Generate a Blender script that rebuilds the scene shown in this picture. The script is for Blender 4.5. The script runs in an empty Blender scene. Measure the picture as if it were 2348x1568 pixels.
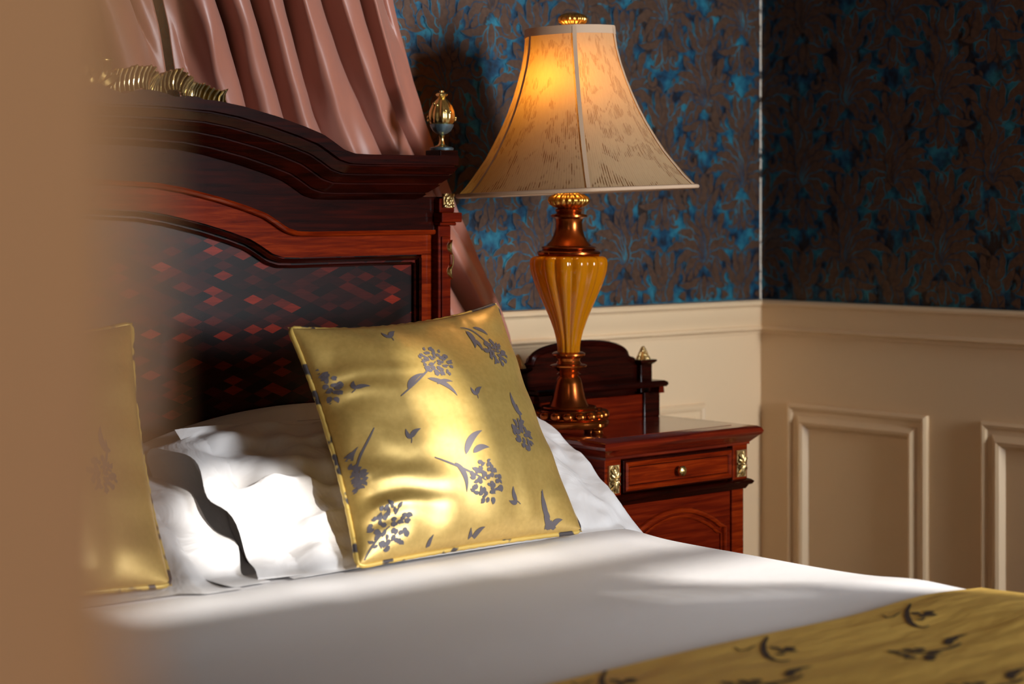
import bpy, math, random
from math import sin, cos, pi, radians, sqrt, exp
from mathutils import Vector, noise as mn
random.seed(7)
COL = bpy.context.scene.collection
SC = bpy.context.scene
# ------------------------------------------------------------------ camera
F = 70.0/36*2348; U0, HV = 1174.0, 480.0
PHI = radians(48.2); CAM = Vector((0, 0, 1.18))
FWD = Vector((cos(PHI), sin(PHI), 0)); RGT = Vector((sin(PHI), -cos(PHI), 0))
cd = bpy.data.cameras.new('camera'); cam = bpy.data.objects.new('camera', cd); COL.objects.link(cam)
cam.location = CAM; cam.rotation_euler = (pi/2, 0, PHI-pi/2)
cd.lens = 70; cd.sensor_width = 36; cd.shift_y = -(784-HV)/2348; cd.clip_start = 0.01
cd.dof.use_dof = True; cd.dof.focus_distance = 3.45; cd.dof.aperture_fstop = 3.2
SC.camera = cam
def ray(u, v): return FWD + RGT*((u-U0)/F) + Vector((0, 0, (HV-v)/F))
def atY(u, v, Y):
    d = ray(u, v); return CAM + d*(Y/d.y)
def atZ(u, v, Z):
    d = ray(u, v); return CAM + d*((Z-CAM.z)/d.z)
def atPl(u, v, p0, n):
    d = ray(u, v); return CAM + d*((p0-CAM).dot(n)/d.dot(n))
XW, YW = 3.51, 3.06          # right wall and back wall planes
# ------------------------------------------------------------------ materials
def mat(name, base=(.8, .8, .8), rough=.5, metal=0, **kw):
    m = bpy.data.materials.new(name); m.use_nodes = True
    b = m.node_tree.nodes['Principled BSDF']
    b.inputs['Base Color'].default_value = (*base, 1); b.inputs['Roughness'].default_value = rough
    b.inputs['Metallic'].default_value = metal
    for k, v in kw.items(): b.inputs[k.replace('_', ' ')].default_value = v
    return m
def N(m, t, **kw):
    n = m.node_tree.nodes.new(t)
    for k, v in kw.items():
        if k in n.inputs: n.inputs[k].default_value = v
        else: setattr(n, k, v)
    return n
def L(m, a, b): m.node_tree.links.new(a, b)
def B(m): return m.node_tree.nodes['Principled BSDF']
def coords(m, scale=(1, 1, 1), kind='Object'):
    tc = N(m, 'ShaderNodeTexCoord'); mp = N(m, 'ShaderNodeMapping'); mp.inputs['Scale'].default_value = scale
    L(m, tc.outputs[kind], mp.inputs['Vector']); return mp.outputs['Vector']
def ramp(m, fac, stops):
    r = N(m, 'ShaderNodeValToRGB'); L(m, fac, r.inputs['Fac'])
    e = r.color_ramp.elements
    while len(e) < len(stops): e.new(.5)
    for q, (p, c) in zip(e, stops): q.position = p; q.color = (*c, 1) if len(c) == 3 else c
    return r.outputs['Color']
def noise_(m, vec, scale, detail=4, rough=.5, dist=0):
    n = N(m, 'ShaderNodeTexNoise', Scale=scale, Detail=detail, Roughness=rough, Distortion=dist); L(m, vec, n.inputs['Vector'])
    return n.outputs['Fac']
def bump(m, h, strength=.2, dist=.01):
    b = N(m, 'ShaderNodeBump', Strength=strength, Distance=dist); L(m, h, b.inputs['Height']); L(m, b.outputs['Normal'], B(m).inputs['Normal'])
def mathn(m, op, a, b=None):
    n = N(m, 'ShaderNodeMath', operation=op)
    for i, x in enumerate((a, b)):
        if x is None: continue
        if isinstance(x, (int, float)): n.inputs[i].default_value = x
        else: L(m, x, n.inputs[i])
    return n.outputs[0]
def wood(name, dark, mid, light, sc=(3, 20, 40), rough=.2, coat=.06):
    m = mat(name, mid, rough, 0, Coat_Weight=coat, Coat_Roughness=.09, Specular_IOR_Level=.12)
    v = coords(m, sc)
    f = noise_(m, v, 2.2, 6, .6, .6)
    L(m, ramp(m, f, [(.3, dark), (.5, mid), (.72, light)]), B(m).inputs['Base Color'])
    bump(m, noise_(m, coords(m, (1, 1, 1)), 60, 3), .03, .002)
    return m
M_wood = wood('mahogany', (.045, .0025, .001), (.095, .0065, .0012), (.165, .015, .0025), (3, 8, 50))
M_woodl = wood('mahogany_rail', (.07, .005, .001), (.145, .012, .0015), (.25, .028, .003), (4, 8, 60))
M_woodd = wood('mahogany_dark_shaded', (.006, .001, .0006), (.016, .0018, .0008), (.036, .003, .001), (3, 8, 50), .2, .02)  # dark mahogany, lowered further to put headboard and gallery shade into its colour
M_woodt = wood('polished_mahogany_top', (.055, .004, .002), (.12, .010, .003), (.20, .02, .004), (3, 8, 50), .25, 1.0)
# parquetry
M_parq = mat('parquetry', (.1, .01, .005), .3, 0, Coat_Weight=.2, Coat_Roughness=.10, Specular_IOR_Level=.25)
def _parq():
    m = M_parq; tc = N(m, 'ShaderNodeTexCoord'); sx = N(m, 'ShaderNodeSeparateXYZ'); L(m, tc.outputs['Object'], sx.inputs[0])
    a = mathn(m, 'DIVIDE', sx.outputs['X'], .041); b = mathn(m, 'DIVIDE', sx.outputs['Z'], .0172)
    p = mathn(m, 'ADD', a, b); q = mathn(m, 'SUBTRACT', a, b)
    fp = mathn(m, 'FLOOR', p); fq = mathn(m, 'FLOOR', q)
    cb = N(m, 'ShaderNodeCombineXYZ'); L(m, fp, cb.inputs[0]); L(m, fq, cb.inputs[1])
    wn = N(m, 'ShaderNodeTexWhiteNoise', noise_dimensions='2D'); L(m, cb.outputs[0], wn.inputs['Vector'])
    c = ramp(m, wn.outputs['Value'], [(0, (.002, .0006, .0006)), (.5, (.015, .001, .0006)), (.82, (.05, .003, .001)), (1, (.20, .012, .002))])
    g = noise_(m, coords(m, (6, 6, 90)), 3, 5)
    mx = N(m, 'ShaderNodeMix', data_type='RGBA', blend_type='MULTIPLY'); mx.inputs['Factor'].default_value = .5
    L(m, c, mx.inputs['A']); L(m, ramp(m, g, [(.3, (.4, .4, .4)), (.7, (1.5, 1.5, 1.5))]), mx.inputs['B']); L(m, mx.outputs['Result'], B(m).inputs['Base Color'])
_parq()
M_cream = mat('cream_paint', (.74, .545, .335), .42)
bump(M_cream, noise_(M_cream, coords(M_cream), 40, 3), .05, .002)
M_creamb = mat('cream_jamb_paint', (.66, .46, .30), .5)
M_ceil = mat('ceiling_paint', (.42, .30, .18), .8)
M_floor = wood('floorboards', (.06, .025, .01), (.12, .05, .02), (.2, .09, .04), (2, 12, 2), .4, .1)
def wallpaper(name, kind):
    m = mat(name, (.2, .12, .07), .45, .4)
    v = coords(m, (1, 1, 1)); n1 = noise_(m, v, 90, 6, .7); n2 = noise_(m, coords(m, (1, 1, .40)), 24, 7, .7); n3 = noise_(m, v, 22, 5, .6)
    c1 = ramp(m, n1, [(.3, (.058, .028, .015)), (.7, (.11, .056, .032))] if kind == 'gold' else [(.3, (.020, .012, .010)), (.7, (.035, .022, .018))])
    c2 = ramp(m, n3, [(.36, (.006, .010, .022)), (.47, (.006, .055, .115)), (.66, (.024, .20, .28))])
    mx = N(m, 'ShaderNodeMix', data_type='RGBA')
    L(m, ramp(m, n2, [(.62, (0, 0, 0)), (.66, (1, 1, 1))] if kind == 'gold' else [(.40, (0, 0, 0)), (.46, (1, 1, 1))]), mx.inputs['Factor'])
    L(m, c1, mx.inputs['A']); L(m, c2, mx.inputs['B']); L(m, mx.outputs['Result'], B(m).inputs['Base Color'])
    return m
M_wpb = wallpaper('wallpaper_blue_ground', 'blue'); M_wpg = wallpaper('wallpaper_bronze_damask', 'gold')
M_wpe = mat('wallpaper_torn_edge', (.7, .62, .5), .8)
L(M_wpe, ramp(M_wpe, noise_(M_wpe, coords(M_wpe, (1, 1, 1)), 45, 5, .7), [(.42, (.05, .035, .03)), (.5, (.75, .66, .55))]), B(M_wpe).inputs['Base Color'])
M_white = mat('white_cotton', (.83, .80, .79), .75, 0, Sheen_Weight=.15)
def cloth_bump(m, s1=55, st=.12):
    bump(m, noise_(m, coords(m), s1, 5, .6), st, .004)
cloth_bump(M_white, 30, .18)
M_pcase = mat('white_pillowcase_cotton', (.76, .735, .725), .75, 0, Sheen_Weight=.15)
bump(M_pcase, noise_(M_pcase, coords(M_pcase, (1, 1, 1)), 11, 3, .5, 1.2), .35, .02)
M_gold_s = mat('gold_satin', (.60, .42, .12), .42, .60, Specular_IOR_Level=.9, Coat_Weight=.5, Coat_Roughness=.30)
bump(M_gold_s, noise_(M_gold_s, coords(M_gold_s), 7, 3, .5), .10, .03)
L(M_gold_s, ramp(M_gold_s, noise_(M_gold_s, coords(M_gold_s, (1, 1, 1)), 120, 2), [(.3, (.65, .43, .115)), (.7, (.73, .50, .145))]), B(M_gold_s).inputs['Base Color'])
M_motif = mat('grey_woven_motif', (.13, .11, .12), .5, .2)
M_pipe = mat('twisted_piping', (.6, .42, .1), .4, .3)
def _pipe():
    m = M_pipe; w = N(m, 'ShaderNodeTexNoise', Scale=34., Detail=2.); L(m, coords(m), w.inputs['Vector'])
    L(m, ramp(m, w.outputs['Fac'], [(.40, (.07, .06, .065)), (.46, (.68, .47, .12))]), B(m).inputs['Base Color'])
_pipe()
M_run = mat('gold_runner_satin', (.80, .51, .12), .45, .08, Specular_IOR_Level=.7)
bump(M_run, noise_(M_run, coords(M_run, (2, 6, 1)), 3, 3, .5), .25, .03)
M_runm = mat('runner_motif', (.06, .04, .03), .6)
M_gilt = mat('gilt_brass', (.74, .55, .21), .25, 1.0)
M_giltd = mat('gilt_brass_dull', (.62, .45, .20), .35, 1.0)
bump(M_giltd, noise_(M_giltd, coords(M_giltd), 150, 4), .6, .003)
M_crest = mat('bright_gilt', (.40, .27, .09), .30, .9)
M_giltr = mat('polished_gilt', (.92, .74, .38), .22, .9)
M_bluerefl = mat('blue_reflection_metal', (.16, .24, .28), .35, .8)  # blue-grey reflection on the urn put into the metal's colour
M_bronze = mat('copper_bronze', (.46, .15, .035), .24, .95)
def _br():
    m = M_bronze; L(m, ramp(m, noise_(m, coords(m), 9, 3), [(.35, (.22, .045, .010)), (.65, (.46, .125, .022))]), B(m).inputs['Base Color'])
_br()
M_bronzeg = mat('gilded_bronze', (.75, .40, .09), .28, 1.0)
M_bronzed = mat('dark_bronze', (.10, .028, .012), .32, .85)
M_amber = mat('amber_glass', (.70, .26, .003), .08, 0, Coat_Weight=1.0, Coat_Roughness=.04)
def _am():
    m = M_amber; out = m.node_tree.nodes['Material Output']
    t = N(m, 'ShaderNodeBsdfTranslucent'); t.inputs['Color'].default_value = (.95, .42, .0, 1)
    r_ = N(m, 'ShaderNodeBsdfRefraction', Roughness=.12, IOR=1.2); r_.inputs['Color'].default_value = (1, .48, .01, 1)
    a = N(m, 'ShaderNodeMixShader'); a.inputs[0].default_value = .45; L(m, t.outputs[0], a.inputs[1]); L(m, r_.outputs[0], a.inputs[2])
    b = N(m, 'ShaderNodeMixShader'); b.inputs[0].default_value = .52; L(m, B(m).outputs[0], b.inputs[1]); L(m, a.outputs[0], b.inputs[2]); L(m, b.outputs[0], out.inputs['Surface'])
_am()
M_curt = mat('dusty_pink_taffeta', (.38, .145, .095), .42, 0, Sheen_Weight=.35, Specular_IOR_Level=.6)
bump(M_curt, noise_(M_curt, coords(M_curt, (1, 1, .35)), 9, 4), .10, .02)
M_trim = mat('shade_trim_fabric', (.50, .34, .22), .7)
M_shade = bpy.data.materials.new('lamp_shade_jacquard'); M_shade.use_nodes = True
def _shade():
    m = M_shade; nt = m.node_tree; nt.nodes.remove(B(m)); out = nt.nodes['Material Output']
    uv = coords(m, (1, 1, 1), 'UV'); sx = N(m, 'ShaderNodeSeparateXYZ'); L(m, uv, sx.inputs[0])
    st = mathn(m, 'SINE', mathn(m, 'MULTIPLY', sx.outputs['X'], 2*pi*270))
    st = mathn(m, 'MULTIPLY_ADD', st, .5); st.node.inputs[2].default_value = .5
    n = noise_(m, coords(m, (14, 3.2, 1), 'UV'), 1.7, 2, .5, 1.5)      # scroll areas free of stripes
    br = noise_(m, coords(m, (270, 16, 1), 'UV'), 1.0, 2, .6)
    msk = ramp(m, n, [(.46, (1, 1, 1)), (.50, (.15, .15, .15))])
    g = mathn(m, 'MULTIPLY', mathn(m, 'MULTIPLY', ramp(m, st, [(.45, (0, 0, 0)), (.8, (1, 1, 1))]), msk), ramp(m, br, [(.42, (.15, .15, .15)), (.55, (1, 1, 1))]))
    def mixc(a, b):
        x = N(m, 'ShaderNodeMix', data_type='RGBA'); L(m, g, x.inputs['Factor']); x.inputs['A'].default_value = (*a, 1); x.inputs['B'].default_value = (*b, 1); return x.outputs['Result']
    d = N(m, 'ShaderNodeBsdfDiffuse'); L(m, mixc((.50, .37, .22), (.15, .085, .04)), d.inputs['Color'])
    t = N(m, 'ShaderNodeBsdfTranslucent'); L(m, mixc((.78, .43, .08), (.42, .15, .02)), t.inputs['Color'])
    ms = N(m, 'ShaderNodeMixShader'); ms.inputs[0].default_value = .42
    L(m, d.outputs[0], ms.inputs[1]); L(m, t.outputs[0], ms.inputs[2]); L(m, ms.outputs[0], out.inputs['Surface'])
_shade()
M_bulb = mat('bulb_glass', (1, .8, .5), .4); B(M_bulb).inputs['Emission Color'].default_value = (1, .62, .25, 1); B(M_bulb).inputs['Emission Strength'].default_value = 5
M_winpaint = mat('window_paint', (.6, .5, .38), .6)
M_gls = mat('window_glass', (1, 1, 1), 0, 0, Transmission_Weight=1, IOR=1.0)
# ------------------------------------------------------------------ mesh helpers
class MB:
    def __init__(s): s.v = []; s.f = []; s.m = []; s.uv = {}
    def add(s, vs, fs, mi=0):
        o = len(s.v); s.v += [tuple(p) for p in vs]; s.f += [tuple(i+o for i in f) for f in fs]; s.m += [mi]*len(fs); return o
    def grid(s, fn, nu, nv, cu=False, cv=False, mi=0, flip=False):
        a = nu if cu else nu+1; b = nv if cv else nv+1
        vs = [fn(i/nu, j/nv) for j in range(b) for i in range(a)]
        fs = []; uvs = []
        for j in range(nv):
            for i in range(nu):
                q = [j*a+i, j*a+(i+1) % a, ((j+1) % b)*a+(i+1) % a, ((j+1) % b)*a+i]
                w = [(i/nu, j/nv), ((i+1)/nu, j/nv), ((i+1)/nu, (j+1)/nv), (i/nu, (j+1)/nv)]
                if flip: q.reverse(); w.reverse()
                fs.append(q); uvs.append(w)
        k = len(s.f); s.add(vs, fs, mi)
        for n, w in enumerate(uvs): s.uv[k+n] = w
    def box(s, x0, x1, y0, y1, z0, z1, mi=0):
        vs = [(x, y, z) for z in (z0, z1) for y in (y0, y1) for x in (x0, x1)]
        s.add(vs, [(0, 2, 3, 1), (4, 5, 7, 6), (0, 1, 5, 4), (2, 6, 7, 3), (0, 4, 6, 2), (1, 3, 7, 5)], mi)
    def lathe(s, prof, c=(0, 0, 0), n=48, flutes=0, amp=0, mi=0, mod=None):
        def fn(a, b):
            k = b*(len(prof)-1); i = min(int(k+1e-9), len(prof)-2); t = k-i
            r = prof[i][0]*(1-t)+prof[i+1][0]*t; z = prof[i][1]*(1-t)+prof[i+1][1]*t
            th = 2*pi*a
            if flutes: r *= 1-amp*(1-abs(sin(th*flutes/2)))
            if mod: r *= mod(th)
            return (c[0]+r*cos(th), c[1]+r*sin(th), c[2]+z)
        s.grid(fn, n, len(prof)-1, cu=True, mi=mi)
    def tube(s, pts, r, n=8, closed=False, mi=0, rf=None):
        pts = [Vector(p) for p in pts]; m = len(pts)
        fr = []; up = Vector((0, 0, 1))
        prev = None
        for i in range(m):
            a = pts[(i-1) % m] if (closed or i > 0) else pts[i]; b = pts[(i+1) % m] if (closed or i < m-1) else pts[i]
            t = (b-a).normalized()
            if prev is None:
                x = t.cross(up)
                if x.length < .1: x = t.cross(Vector((1, 0, 0)))
            else: x = prev - t*prev.dot(t)
            x.normalize(); prev = x; fr.append((x, t.cross(x)))
        def fn(a, b):
            j = int(round(b*(m if closed else m-1))) % m; R = r*(rf(j/m) if rf else 1)
            x, y = fr[j]; th = 2*pi*a
            return pts[j]+x*(R*cos(th))+y*(R*sin(th))
        s.grid(fn, n, m if closed else m-1, cu=True, cv=closed, mi=mi)
        if not closed:
            for j in (0, m-1):
                o = [tuple(pts[j]+fr[j][0]*(r*(rf(j/m) if rf else 1)*cos(2*pi*k/n))+fr[j][1]*(r*(rf(j/m) if rf else 1)*sin(2*pi*k/n))) for k in range(n)]
                s.add(o, [tuple(range(n))], mi)
    def prism(s, poly, y0, y1, mi=0, bev=0):
        # poly in (x, z), extruded along y
        n = len(poly); vs = [(x, y0, z) for x, z in poly]+[(x, y1, z) for x, z in poly]
        fs = [tuple(range(n)), tuple(range(2*n-1, n-1, -1))]+[(i, i+n, (i+1) % n+n, (i+1) % n) for i in range(n)]
        s.add(vs, fs, mi)
    def ball(s, c, r, sc=(1, 1, 1), n=12, mi=0):
        s.grid(lambda a, b: (c[0]+r*sc[0]*sin(pi*b)*cos(2*pi*a), c[1]+r*sc[1]*sin(pi*b)*sin(2*pi*a), c[2]+r*sc[2]*cos(pi*b)), n, max(6, n//2), cu=True, mi=mi)
    def build(s, name, mats, parent=None, smooth=True, bevel=0, angle=40, fixn=True):
        me = bpy.data.meshes.new(name); me.from_pydata(s.v, [], s.f)
        if not isinstance(mats, (list, tuple)): mats = [mats]
        for m in mats: me.materials.append(m)
        me.polygons.foreach_set('material_index', s.m)
        if s.uv:
            ul = me.uv_layers.new(name='UVMap')
            for fi, w in s.uv.items():
                p = me.polygons[fi]
                for k, li in enumerate(p.loop_indices): ul.data[li].uv = w[k]
        if smooth: me.polygons.foreach_set('use_smooth', [True]*len(me.polygons))
        me.update()
        if fixn:
            import bmesh
            bm = bmesh.new(); bm.from_mesh(me); bmesh.ops.recalc_face_normals(bm, faces=bm.faces); bm.to_mesh(me); bm.free()
        o = bpy.data.objects.new(name, me); COL.objects.link(o)
        if smooth and angle < 180:
            try: me.set_sharp_from_angle(angle=radians(angle))
            except Exception: pass
        if bevel:
            b = o.modifiers.new('bevel', 'BEVEL'); b.width = bevel; b.segments = 2; b.limit_method = 'ANGLE'; b.angle_limit = radians(40)
        if parent: o.parent = parent; o.matrix_parent_inverse = Matrix_inv(parent)
        return o
from mathutils import Matrix
def Matrix_inv(p):
    if p.parent: return Matrix.Identity(4)      # parts already sit in world coordinates
    return Matrix.LocRotScale(p.location, p.rotation_euler, p.scale).inverted()
def tag(o, label=None, cat=None, group=None, kind=None):
    if label: o['label'] = label
    if cat: o['category'] = cat
    if group: o['group'] = group
    if kind: o['kind'] = kind
    return o
def thing(name, loc, label, cat, group=None):
    o = bpy.data.objects.new(name, None); COL.objects.link(o); o.location = loc; o.empty_display_size = .05
    return tag(o, label, cat, group)
def struct(o, label, cat): return tag(o, label, cat, kind='structure')
def lerp(a, b, t): return a+(b-a)*t
def interp(x, pts):
    if x <= pts[0][0]: return pts[0][1]
    for (a, p), (b, q) in zip(pts, pts[1:]):
        if x <= b: return p+(q-p)*(x-a)/(b-a)
    return pts[-1][1]
def sstep(t): t = max(0, min(1, t)); return t*t*(3-2*t)
def bez(p0, p1, p2, t): return tuple((1-t)**2*a+2*t*(1-t)*b+t*t*c for a, b, c in zip(p0, p1, p2))
# 2-D shapes used for woven and printed patterns -----------------------------------
WSC = [1.0]
def leaf2(p0, p1, p2, w, lob=0, n=12, taper=.75):
    """quad strip along a bezier spine -> (verts, faces)"""
    L_, R_ = [], []
    for i in range(n+1):
        t = i/n; p = bez(p0, p1, p2, t); e = 1e-3; q = bez(p0, p1, p2, min(1, t+e)); r = bez(p0, p1, p2, max(0, t-e))
        dx, dy = q[0]-r[0], q[1]-r[1]; l = sqrt(dx*dx+dy*dy) or 1; nx, ny = -dy/l, dx/l
        ww = w*WSC[0]*(sin(pi*t**taper)**.85 if 0 < t < 1 else 0)
        if lob: ww *= .72+.42*abs(sin(lob*pi*t))
        L_.append((p[0]+nx*ww, p[1]+ny*ww)); R_.append((p[0]-nx*ww, p[1]-ny*ww))
    vs = []; fs = []
    for i in range(n+1): vs += [L_[i], R_[i]]
    for i in range(n): fs.append((2*i, 2*i+1, 2*i+3, 2*i+2))
    return vs, fs
def line2(pts, w):
    vs = []; fs = []; n = len(pts)
    for i, p in enumerate(pts):
        a = pts[max(0, i-1)]; b = pts[min(n-1, i+1)]; dx, dy = b[0]-a[0], b[1]-a[1]; l = sqrt(dx*dx+dy*dy) or 1
        k = w*(.35+.65*sin(pi*(i+.6)/(n+.2)))
        vs += [(p[0]-dy/l*k, p[1]+dx/l*k), (p[0]+dy/l*k, p[1]-dx/l*k)]
    for i in range(n-1): fs.append((2*i, 2*i+1, 2*i+3, 2*i+2))
    return vs, fs
def spiral(cx, cy, r0, r1, a0, a1, n=16): return [(cx+lerp(r0, r1, i/n)*cos(lerp(a0, a1, i/n)), cy+lerp(r0, r1, i/n)*sin(lerp(a0, a1, i/n))) for i in range(n+1)]
# ------------------------------------------------------------------ room
CW, CH = .255, .352      # damask repeat
def damask():
    S = []
    S.append(leaf2((0, -.035), (0, .03), (0, .105), .017, 3, 18))
    for e, c, w, lb in (((.030, .085), (.006, .02), .011, 3), ((.062, .070), (.018, .055), .012, 3), ((.088, .040), (.035, .055), .013, 4), ((.100, .000), (.05, .042), .013, 4), ((.092, -.038), (.065, .012), .012, 3), ((.060, -.058), (.05, -.012), .010, 3), ((.028, -.068), (.03, -.03), .008, 2)):
        S.append(leaf2((.002, -.03), c, e, w, lb, 14))
    S.append(line2(spiral(.098, .075, .024, .005, -2.2, 4.2), .0065))
    S.append(line2(spiral(.048, .120, .020, .004, -1.4, 4.6), .0060))
    S.append(leaf2((.004, .098), (.03, .105), (.055, .150), .011, 3)); S.append(leaf2((0, .10), (.012, .135), (0, .175), .015, 3, 14))
    S.append(leaf2((.012, .12), (.03, .15), (.022, .185), .008, 2)); S.append(leaf2((.075, .100), (.10, .125), (.090, .165), .011, 3))
    S.append(leaf2((.115, .045), (.135, .075), (.12, .12), .009, 2)); S.append(leaf2((.060, .010), (.09, .020), (.125, -.005), .008, 3))
    S.append(leaf2((.01, -.06), (.04, -.085), (.085, -.075), .008, 2)); S.append(leaf2((.002, -.06), (.012, -.10), (.035, -.125), .009, 2))
    S.append(leaf2((0, -.055), (0, -.09), (0, -.115), .008, 0)); S.append(leaf2((.10, -.06), (.12, -.09), (.11, -.13), .010, 3))
    S.append(leaf2((.06, -.09), (.085, -.115), (.075, -.150), .009, 2)); S.append(line2(spiral(.036, -.15, .018, .004, 1.2, -4.2), .0055))
    out_v, out_f, out_m = [], [], []
    k = 0
    for sg in (1, -1):
        for vs, fs in S:
            # a slightly larger ground-coloured outline under every bronze leaf
            for grow, mi in ((.0024, 2), (0, 1)):
                k += 1; o = len(out_v); n = len(vs)//2; vv = list(vs)
                if grow:
                    for q in range(n):
                        (ax, ay), (bx, by) = vs[2*q], vs[2*q+1]; dx, dy = ax-bx, ay-by; l = sqrt(dx*dx+dy*dy)
                        if l < 1e-6: continue
                        vv[2*q] = (ax+dx/l*grow, ay+dy/l*grow); vv[2*q+1] = (bx-dx/l*grow, by-dy/l*grow)
                out_v += [(sg*x, y, 1.6e-5*k) for x, y in vv]; out_f += [tuple(o+i for i in f) for f in fs]; out_m += [mi]*len(fs)
    return out_v, out_f, out_m
WSC[0] = 1.2
DV, DF, DM = damask()
WSC[0] = 1.0
def wall_paper(mb, to3, a0, a1, z0, z1):
    ia = int(math.floor(a0/(CW/2)))-1; ib = int(a1/(CW/2))+2
    for i in range(ia, ib):
        for j in range(-1, int((z1-z0)/CH)+2):
            ca = i*CW/2; cz = z0+.115+j*CH+(CH/2 if i % 2 else 0)
            o = len(mb.v); used = {}; vs = []
            P = [(ca+x, cz+y, e) for x, y, e in DV]
            for f, mi in zip(DF, DM):
                if all(a0 < P[k][0] < a1 and z0 < P[k][1] < z1 for k in f):
                    g = []
                    for k in f:
                        if k not in used: used[k] = len(vs); vs.append(to3(*P[k]))
                        g.append(o+used[k])
                    mb.f.append(tuple(g)); mb.m.append(mi)
            mb.v += vs
ZR = .972; ZTOP = 2.85; X0R, Y0R = .159, -1.25
w = MB(); w.box(X0R, XW+.15, YW, YW+.15, 0, ZR, 0); w.box(X0R, XW+.15, YW, YW+.15, ZR, ZTOP, 2)
wall_paper(w, lambda a, z, e: (a, YW-.0010-e, z), X0R, XW, ZR, 2.5)
w.add([(XW-.0065, YW-.0032, ZR), (XW-.001, YW-.0032, ZR), (XW-.001, YW-.0032, ZTOP), (XW-.0065, YW-.0032, ZTOP)], [(0, 1, 2, 3)], 3)
struct(w.build('wall_back', [M_cream, M_wpg, M_wpb, M_wpe], smooth=False, fixn=False), 'blue and bronze damask papered wall behind the bed', 'wall')
w = MB(); w.box(XW, XW+.15, Y0R-.15, YW, 0, ZR, 0); w.box(XW, XW+.15, Y0R-.15, YW, ZR, ZTOP, 2)
wall_paper(w, lambda a, z, e: (XW-.0010-e, a, z), -.3, YW, ZR, 2.5)
struct(w.build('wall_right', [M_cream, M_wpg, M_wpb], smooth=False, fixn=False), 'dim damask papered wall right of the corner', 'wall')
w = MB(); w.box(X0R-.12, X0R, .283, YW+.15, 0, ZTOP); w.box(X0R-.12, X0R, Y0R-.15, -.75, 0, ZTOP); w.box(X0R-.12, X0R, -.75, .283, 2.1, ZTOP)
struct(w.build('wall_left', M_creamb, smooth=False), 'cream painted wall beside the doorway', 'wall')
# front wall with window opening
WX0, WX1, WZ0, WZ1 = 1.35, 3.43, .75, 2.76
w = MB(); w.box(X0R, WX0, Y0R-.15, Y0R, 0, ZTOP); w.box(WX1, XW, Y0R-.15, Y0R, 0, ZTOP); w.box(WX0, WX1, Y0R-.15, Y0R, 0, WZ0); w.box(WX0, WX1, Y0R-.15, Y0R, WZ1, ZTOP)
struct(w.build('wall_front', M_cream, smooth=False), 'cream wall with the window, facing the bed', 'wall')
w = MB(); w.box(-1.6, XW+.15, -1.4, YW+.15, -.1, 0); struct(w.build('floor', M_floor, smooth=False), 'dark wooden floor', 'floor')
w = MB(); w.box(-1.6, XW+.15, -1.4, YW+.15, ZTOP, ZTOP+.1); struct(w.build('ceiling', M_ceil, smooth=False), 'plain ceiling', 'ceiling')
w = MB(); w.box(-1.6, -1.5, -1.4, YW+.15, 0, ZTOP); struct(w.build('wall_hall', M_creamb, smooth=False), 'cream hall wall outside the doorway', 'wall')
# door jamb lining (blurred foreground)
w = MB(); w.box(X0R-.135, X0R, .260, .283, 0, 2.1); w.box(X0R-.125, X0R-.075, .250, .260, 0, 2.1)
struct(w.build('trim_1', M_creamb, smooth=False, bevel=.003), 'tan painted door jamb close on the left', 'door jamb')
# dado rail
RP = [(0, 0), (.030, -.001), (.034, -.006), (.033, -.011), (.026, -.014), (.023, -.018), (.021, -.030), (.017, -.044), (.013, -.054), (.012, -.060), (.017, -.063), (.018, -.068), (.014, -.071), (.008, -.074), (.007, -.079), (0, -.080)]
w = MB(); n = len(RP)
vs = [(X0R, YW-d, ZR+h) for d, h in RP]+[(XW-d, YW-d, ZR+h) for d, h in RP]+[(XW-d, Y0R, ZR+h) for d, h in RP]
w.add(vs, [(i+k*n, i+1+k*n, i+1+(k+1)*n, i+(k+1)*n) for k in (0, 1) for i in range(n-1)])
struct(w.build('trim_2', M_cream, angle=25), 'cream moulded dado rail running along both walls', 'dado rail')
# skirting
w = MB(); w.box(X0R, XW, YW-.02, YW, 0, .15); w.build('baseboard_back', M_cream, bevel=.004, smooth=False); struct(bpy.data.objects['baseboard_back'], 'cream skirting under the back wall', 'skirting')
w = MB(); w.box(XW-.02, XW, Y0R, YW-.02, 0, .15); w.build('baseboard_right', M_cream, bevel=.004, smooth=False); struct(bpy.data.objects['baseboard_right'], 'cream skirting under the right wall', 'skirting')
PP = [(0, 0), (0, .010), (.006, .014), (.012, .012), (.016, .008), (.026, .007), (.032, .011), (.040, .016), (.047, .013), (.052, .005), (.055, 0)]
def frame(mb, to3, a0, z0, a1, z1):
    rings = [[to3(a0+d, z0+d, h), to3(a1-d, z0+d, h), to3(a1-d, z1-d, h), to3(a0+d, z1-d, h)] for d, h in PP]
    vs = [p for r in rings for p in r]
    mb.add(vs, [(4*i+k, 4*i+(k+1) % 4, 4*i+4+(k+1) % 4, 4*i+4+k) for i in range(len(PP)-1) for k in range(4)])
k = 3
lab = ['raised cream panel moulding nearest the room corner on the right wall', 'raised cream panel moulding at the right photo edge']
for q, (a0, a1) in enumerate(((2.585, 2.972), (2.06, 2.447), (1.535, 1.922), (1.01, 1.397), (.485, .872))):
    w = MB(); frame(w, lambda a, z, h: (XW-h, a, z), a0, .24, a1, .738)
    struct(w.build('trim_%d' % k, M_cream, angle=25), lab[q] if q < 2 else 'cream panel moulding on the right wall beyond the photo', 'panel moulding'); k += 1
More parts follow.
